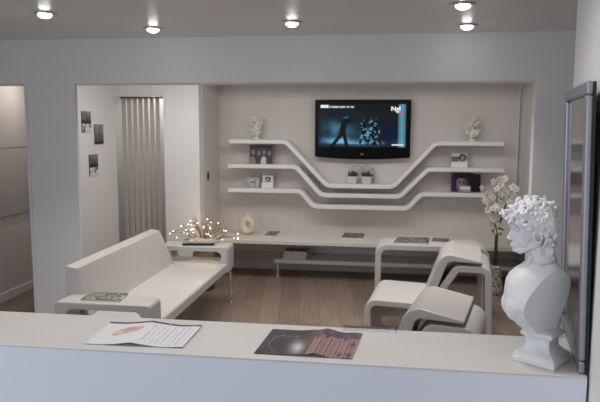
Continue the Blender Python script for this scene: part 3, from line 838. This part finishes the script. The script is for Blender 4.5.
# ------------------------------------------------------------------ booklets on the counter
def salon_booklet(u, v):
    if v < .07: return (.30, .20, .36) if (u < .5 or h2(int(u * 40), 2) > .25) else (.55, .48, .58)
    c = (.88, .88, .90)
    if u < .5:
        n = vnoise(u * 14, v * 8, 3)
        if ((u - .30) / .14) ** 2 + ((v - .42 - (.3 - u) * .6) / .17) ** 2 < .75 + .5 * n: c = mixc((.90, .80, .77), (.76, .60, .57), n)
    else:
        k = (u - .53) / .46
        if 0 < k < 1 and .12 < v < .95:
            s = (k * 9) % 1
            if s < .45 and h2(int(v * 26), int(k * 9)) > .12: c = (.80, .80, .83)
    return c
ZT = 1.151
o = sheet('open_booklet', [(-0.868, 1.83, ZT), (-0.566, 1.834, ZT), (-0.564, 1.638, ZT), (-0.855, 1.63, ZT)], 72, 40, salon_booklet, M['matprint'], None,
          lift=lambda u, v: 0.002 + 0.010 * max(0, 1 - abs(u - .47) * 3.2) ** 1.4 + 0.003 * (u > .8) * (u - .8) * 5, thick=0.0012)
tag(o, 'open white booklet with a pink picture and lines of text on the counter', 'booklet')
def hair_booklet(u, v):
    if u < .52:
        c = mixc((.20, .18, .19), (.30, .27, .28), vnoise(u * 5, v * 4, 8))
        w = math.exp(-((u - .40 - (v - .7) * .15) / .085) ** 2 - ((v - .74) / .26) ** 2)
        c = mixc(c, (.80, .78, .80), w)
        if abs(math.hypot((u - .22) / .14, (v - .55) / .32) - 1) < .06 and u < .2: c = (.45, .38, .46)
        if u > .43: c = mixc(c, (.48, .36, .35), (u - .43) * 10)
        if .26 < v < .30 and .15 < u < .38 and h2(int(u * 80), 1) > .4: c = (.48, .46, .48)
        if .38 < v < .41 and .18 < u < .36 and h2(int(u * 80), 5) > .4: c = (.42, .40, .42)
        return c
    k = (u - .52) / .48
    row, col = int(v * 5), int(k * 5)
    fy, fx = (v * 5) % 1, (k * 5) % 1
    c = (.66, .55, .54)
    if v < .28: c = mixc((.32, .25, .34), (.46, .38, .46), vnoise(u * 30, v * 12, 1))
    else:
        if fy < .15: c = (.50, .40, .40)
        if ell(fx, fy, .5, .55, .3, .4): c = (.60, .46, .44) if h2(row, col) > .35 else (.42, .31, .32)
    if fx < .06: c = (.40, .31, .34)
    return c
o = sheet('open_booklet', [(-0.341, 1.838, ZT), (-0.063, 1.836, ZT), (-0.083, 1.626, ZT), (-0.355, 1.628, ZT)], 72, 40, hair_booklet, M['print'], None,
          lift=lambda u, v: 0.002 + 0.009 * max(0, 1 - abs(u - .60) * 3.4) ** 1.3 + 0.002 * math.sin(u * 22) * (u > .5), thick=0.0012)
tag(o, 'open dark glossy booklet with purple and brown picture rows on the counter', 'booklet')
def brown_cov(u, v): return mixc((.50, .36, .32), (.30, .22, .24), vnoise(u * 6, v * 6, 14)) if u < .9 else (.32, .42, .60)
magazine('magazine', 'brownish magazine with a blue end lying at the far edge of the counter', [(-0.125, 1.888), (0.036, 1.888), (0.036, 1.868), (-0.125, 1.866)], 1.1505, 0.008, brown_cov, nx=30, ny=6)

# ------------------------------------------------------------------ wall mirror at the right
t = thing('framed_mirror', 'tall silver-framed mirror leaning on the near right wall behind the bust', 'mirror', (0.509, 1.608, 1.1505), 0)
t.rotation_euler = Euler((math.radians(-1.6), 0, math.atan2(0.463, 0.074)))
LEN, HT = 0.47, 0.742
# local x runs away from the camera along the wall, local y points to the wall's side (left), thickness towards -y
obj('backing', boxes((0.004, LEN, -0.012, -0.004, 0.002, HT - 0.002)), M['dark'], t)
bm = bmesh.new()
fwid = 0.034
for b in ((0, LEN, -0.004, 0.012, 0, fwid), (0, LEN, -0.004, 0.012, HT - fwid, HT), (0, fwid, -0.004, 0.012, fwid, HT - fwid), (LEN - fwid, LEN, -0.004, 0.012, fwid, HT - fwid)): box(bm, *b)
obj('frame', bm, M['silver'], t, bevel=0.006, seg=3)
obj('mirror_glass', boxes((fwid, LEN - fwid, -0.004, 0.002, fwid, HT - fwid)), M['mirror'], t)

# ------------------------------------------------------------------ the bust
K = 0.00264
def bp(px, py, d=0.0):
    """bust measurements in its own grid of millimetre-like units, seen from its left side"""
    return Vector(((px - 541) * 0.00258 - (357 - py) * 0.000128, d * 0.00262, (357 - py) * 0.00274))
BUST = thing('portrait_bust', 'white plaster classical bust of a curly-haired youth facing left on the counter', 'sculpture', (0.427, 1.70, 1.1505))
bm = bmesh.new()
def eb(px, py, d, rx, rz, ry, rot=0.0, sub=3):
    ball(bm, bp(px, py, d), (rx * K, ry * K, rz * K), Euler((0, math.radians(rot), 0)), sub)
def cap(p, q, r0, r1, n=10, ring=14):
    p, q = bp(*p), bp(*q)
    pts = [p.lerp(q, i / n) for i in range(n + 1)]
    for i, c in enumerate(pts): ball(bm, c, (r0 + (r1 - r0) * i / n) * K, sub=2)
# cranium, face
eb(533, 221, 0, 20, 20, 17); eb(536, 218.5, 0, 21.3, 20.8, 19.8); eb(524, 229, 0, 13, 17, 13.5); eb(519, 240, 0, 7.5, 8, 8.5)
eb(516.0, 246.2, 0, 4.0, 3.2, 4.5)                                        # chin
cap((519, 246, -5), (534, 238, -11), 4.2, 4.5); cap((519, 246, 5), (534, 238, 11), 4.2, 4.5)   # jaw
eb(522, 236, -9, 7, 7, 4.5); eb(522, 236, 9, 7, 7, 4.5)                   # cheeks
cap((512.6, 226, 0), (508.8, 235.0, 0), 1.5, 2.1); eb(509.6, 235.8, -1.7, 1.7, 1.3, 1.4); eb(509.6, 235.8, 1.7, 1.7, 1.3, 1.4)
cap((515.0, 225.2, -10.5), (511.4, 224.2, -3), 2.2, 1.8); cap((515.0, 225.2, 10.5), (511.4, 224.2, 3), 2.2, 1.8); eb(512.6, 221, 0, 4, 5, 9)
eb(514.6, 229, -5.4, 2.2, 1.7, 2.6); eb(514.6, 229, 5.4, 2.2, 1.7, 2.6)    # eyes
eb(511.8, 240.4, 0, 2.2, 1.0, 4.0); eb(512.2, 242.6, 0, 2.1, 1.2, 3.4)     # lips
for sgn in (-1, 1):                                                        # ears
    for k in range(12):
        a = math.radians(-60 + k * 25); eb(534 + 3.8 * math.cos(a), 231.0 - 6.0 * math.sin(a), sgn * 17.0, 1.4, 1.4, 1.9, sub=1)
    eb(533, 236.5, sgn * 16.2, 2, 2, 2)
# neck, torso
cap((537, 240, 0), (538, 262, 0), 10.2, 11.6); cap((544, 236, 0), (547, 262, 0), 8, 10.5)
cap((529, 252, -7), (527, 268, 0), 3.2, 3.0)
prof = [(250, 530, 551, 10), (256, 528, 554, 12), (262, 521, 560, 16), (266, 515, 564, 19), (271, 509.5, 568, 22), (278, 506, 570, 25), (286, 505, 569, 28.5), (293, 504.5, 567, 31),
        (300, 504.5, 564.5, 32), (308, 506, 561.5, 28), (315, 510, 559, 23), (321, 516, 557, 18), (326, 523, 556, 15), (330, 527, 555, 13)]
rings = []
for (y, L, Rr, dd) in prof:
    ring = []
    for k in range(40):
        a = k / 40 * math.tau; ca, sa = math.cos(a), math.sin(a)
        e = 0.78
        ring.append(bm.verts.new(bp((L + Rr) / 2 + (Rr - L) / 2 * math.copysign(abs(ca) ** e, ca), y, dd * math.copysign(abs(sa) ** e, sa))))
    rings.append(ring)
for a, b in zip(rings, rings[1:]):
    for k in range(40): bm.faces.new((a[k], b[k], b[(k + 1) % 40], a[(k + 1) % 40]))
bm.faces.new(rings[0]); bm.faces.new(rings[-1][::-1])
eb(513, 300, -7, 9.5, 16, 18, 6); cap((520, 276, -17), (512, 281, -9), 3.2, 3.0); eb(512, 303, 12, 9, 13, 11)
cap((528, 254, -8), (520, 270, -10), 2.6, 2.2)
# hair: thick curls laid over the skull
rnd = random.Random(2)
def curl(px, py, d, size):
    c = bp(px, py, d); out = (c - bp(533, 222, 0)).normalized()
    ax = (out + Vector((rnd.uniform(-.5, .5), rnd.uniform(-.5, .5), rnd.uniform(-.5, .5)))).normalized()
    u = ax.orthogonal().normalized(); v = ax.cross(u); ph = rnd.uniform(0, math.tau); R = size * K
    pts = []
    for s in range(9):
        a = ph + s * 0.62; rr = R * (1.0 - s * 0.075)
        pts.append(c + (u * math.cos(a) + v * math.sin(a)) * rr + ax * (s * 0.16 * R))
    tube(bm, pts, [R * .5, R * .66, R * .70, R * .70, R * .66, R * .62, R * .56, R * .5, R * .4], 7)
N = 320
for i in range(N):
    z = 1 - 2 * (i + .5) / N; ph = i * 2.399963
    dx, dy, dz = math.sqrt(1 - z * z) * math.cos(ph), math.sqrt(1 - z * z) * math.sin(ph), z
    px, py, d = 533 + dx * 21.5, 221 - dz * 23.0, dy * 18.5
    if py > 224 and px < 529: continue            # the face stays free
    if py > 220 and px < 521: continue
    if py > 223 and px < 541 and abs(d) > 5: continue    # ears stay free
    if py > 247: continue
    curl(px + rnd.uniform(-1, 1), py + rnd.uniform(-1, 1), d, rnd.uniform(2.2, 3.3))
for (px, py, d) in ((509, 217, -4), (505, 213, 0), (503.5, 211, 4), (507, 209, -7), (511, 219, -9), (512, 207, 3), (516, 203, -6), (513, 214, -11), (518, 219, -14),
                    (524, 221, -16), (516, 210, -13), (522, 209, -16), (510, 213, 9), (515, 217, 12), (527, 196.5, 0), (535, 195.5, -3), (543, 197, 2), (520, 199, 3), (549, 201, -5),
                    (553, 208, 0), (555, 216, -4), (554, 224, 0), (554, 232, -3), (552, 240, 0), (548, 246, -5), (548, 238, -8), (550, 230, -9), (544, 224, -12), (543, 218, -14), (530, 217, -16)):
    curl(px, py, d, rnd.uniform(2.6, 3.8))
me = bpy.data.meshes.new('tmp'); bm.to_mesh(me); bm.free()
tmp = bpy.data.objects.new('tmp', me); COL.objects.link(tmp)
rm = tmp.modifiers.new('remesh', 'REMESH'); rm.mode = 'VOXEL'; rm.voxel_size = 0.0016
sm = tmp.modifiers.new('smooth', 'SMOOTH'); sm.factor = 0.5; sm.iterations = 3
me = bpy.data.meshes.new_from_object(tmp.evaluated_get(bpy.context.evaluated_depsgraph_get()))
bpy.data.objects.remove(tmp)
# arm cuts: plane sections through the shoulders
bm = bmesh.new(); bm.from_mesh(me)
def cut(co, no):
    g = bm.verts[:] + bm.edges[:] + bm.faces[:]
    no = Vector(no).normalized(); co = bp(*co)
    keep_above = [v for v in bm.verts if v.co.z > bp(0, 262).z]
    r = bmesh.ops.bisect_plane(bm, geom=g, plane_co=co, plane_no=no, clear_outer=True, dist=1e-6)
    ed = [e for e in r['geom_cut'] if isinstance(e, bmesh.types.BMEdge)]
    bmesh.ops.holes_fill(bm, edges=ed, sides=0)
cut((527, 288, -25.0), (0.50, -0.84, -0.13))
cut((535, 290, 29), (0.1, 1, -0.2))
me2 = bpy.data.meshes.new('figure'); bm.to_mesh(me2); bm.free()
for p in me2.polygons: p.use_smooth = True
fig = link('figure', me2, M['plaster'], BUST)
es = fig.modifiers.new('edges', 'EDGE_SPLIT'); es.split_angle = math.radians(40)
# square moulded socle
prof = [(0.058, 0.0), (0.058, 0.013), (0.055, 0.015), (0.055, 0.024), (0.050, 0.028), (0.041, 0.034), (0.034, 0.043), (0.031, 0.054), (0.032, 0.064), (0.037, 0.071), (0.043, 0.075), (0.0435, 0.082), (0.040, 0.086), (0.030, 0.088)]
bm = bmesh.new(); rings = []
for r, z in prof: rings.append([bm.verts.new((sx * r, sy * r, z)) for sx, sy in ((-1, -1), (1, -1), (1, 1), (-1, 1))])
for a, b in zip(rings, rings[1:]):
    for k in range(4): bm.faces.new((a[k], a[(k + 1) % 4], b[(k + 1) % 4], b[k]))
bm.faces.new(rings[0][::-1]); bm.faces.new(rings[-1])
ped = obj('pedestal', bm, M['plaster'], BUST, bevel=0.0015); ped.rotation_euler = (0, 0, math.radians(-36))
# cord with a fringe hung round the neck
NK = thing('necklace', 'thin golden cord necklace with a fringe hung on the bust', 'necklace', (0.427, 1.70, 1.1505))
bm = bmesh.new(); pts = []
for k in range(33):
    a = k / 32 * math.tau
    pts.append(bp(541 + 14.8 * math.cos(a), 258.5 - 3.5 * math.cos(a) + 0.8 * math.sin(a), 14.6 * math.sin(a)))
tube(bm, pts, 0.0014, 6, cap=False); obj('cord', bm, M['gold'], NK, smooth=True)
bm = bmesh.new()
for k in range(5):
    dx = (k - 2) * 1.1
    tube(bm, [bp(566 + dx * .3, 297, 16), bp(563 + dx, 315, 15 + k * .4), bp(561 + dx * 1.4, 326, 15), bp(562 + dx * 2, 342 - abs(dx) * 2, 14)], 0.0009, 5)
tube(bm, [bp(556, 256, 3), bp(568, 275, 20), bp(568, 286, 18), bp(566, 297, 16)], 0.0011, 5)
obj('fringe', bm, M['gold'], NK, smooth=True)
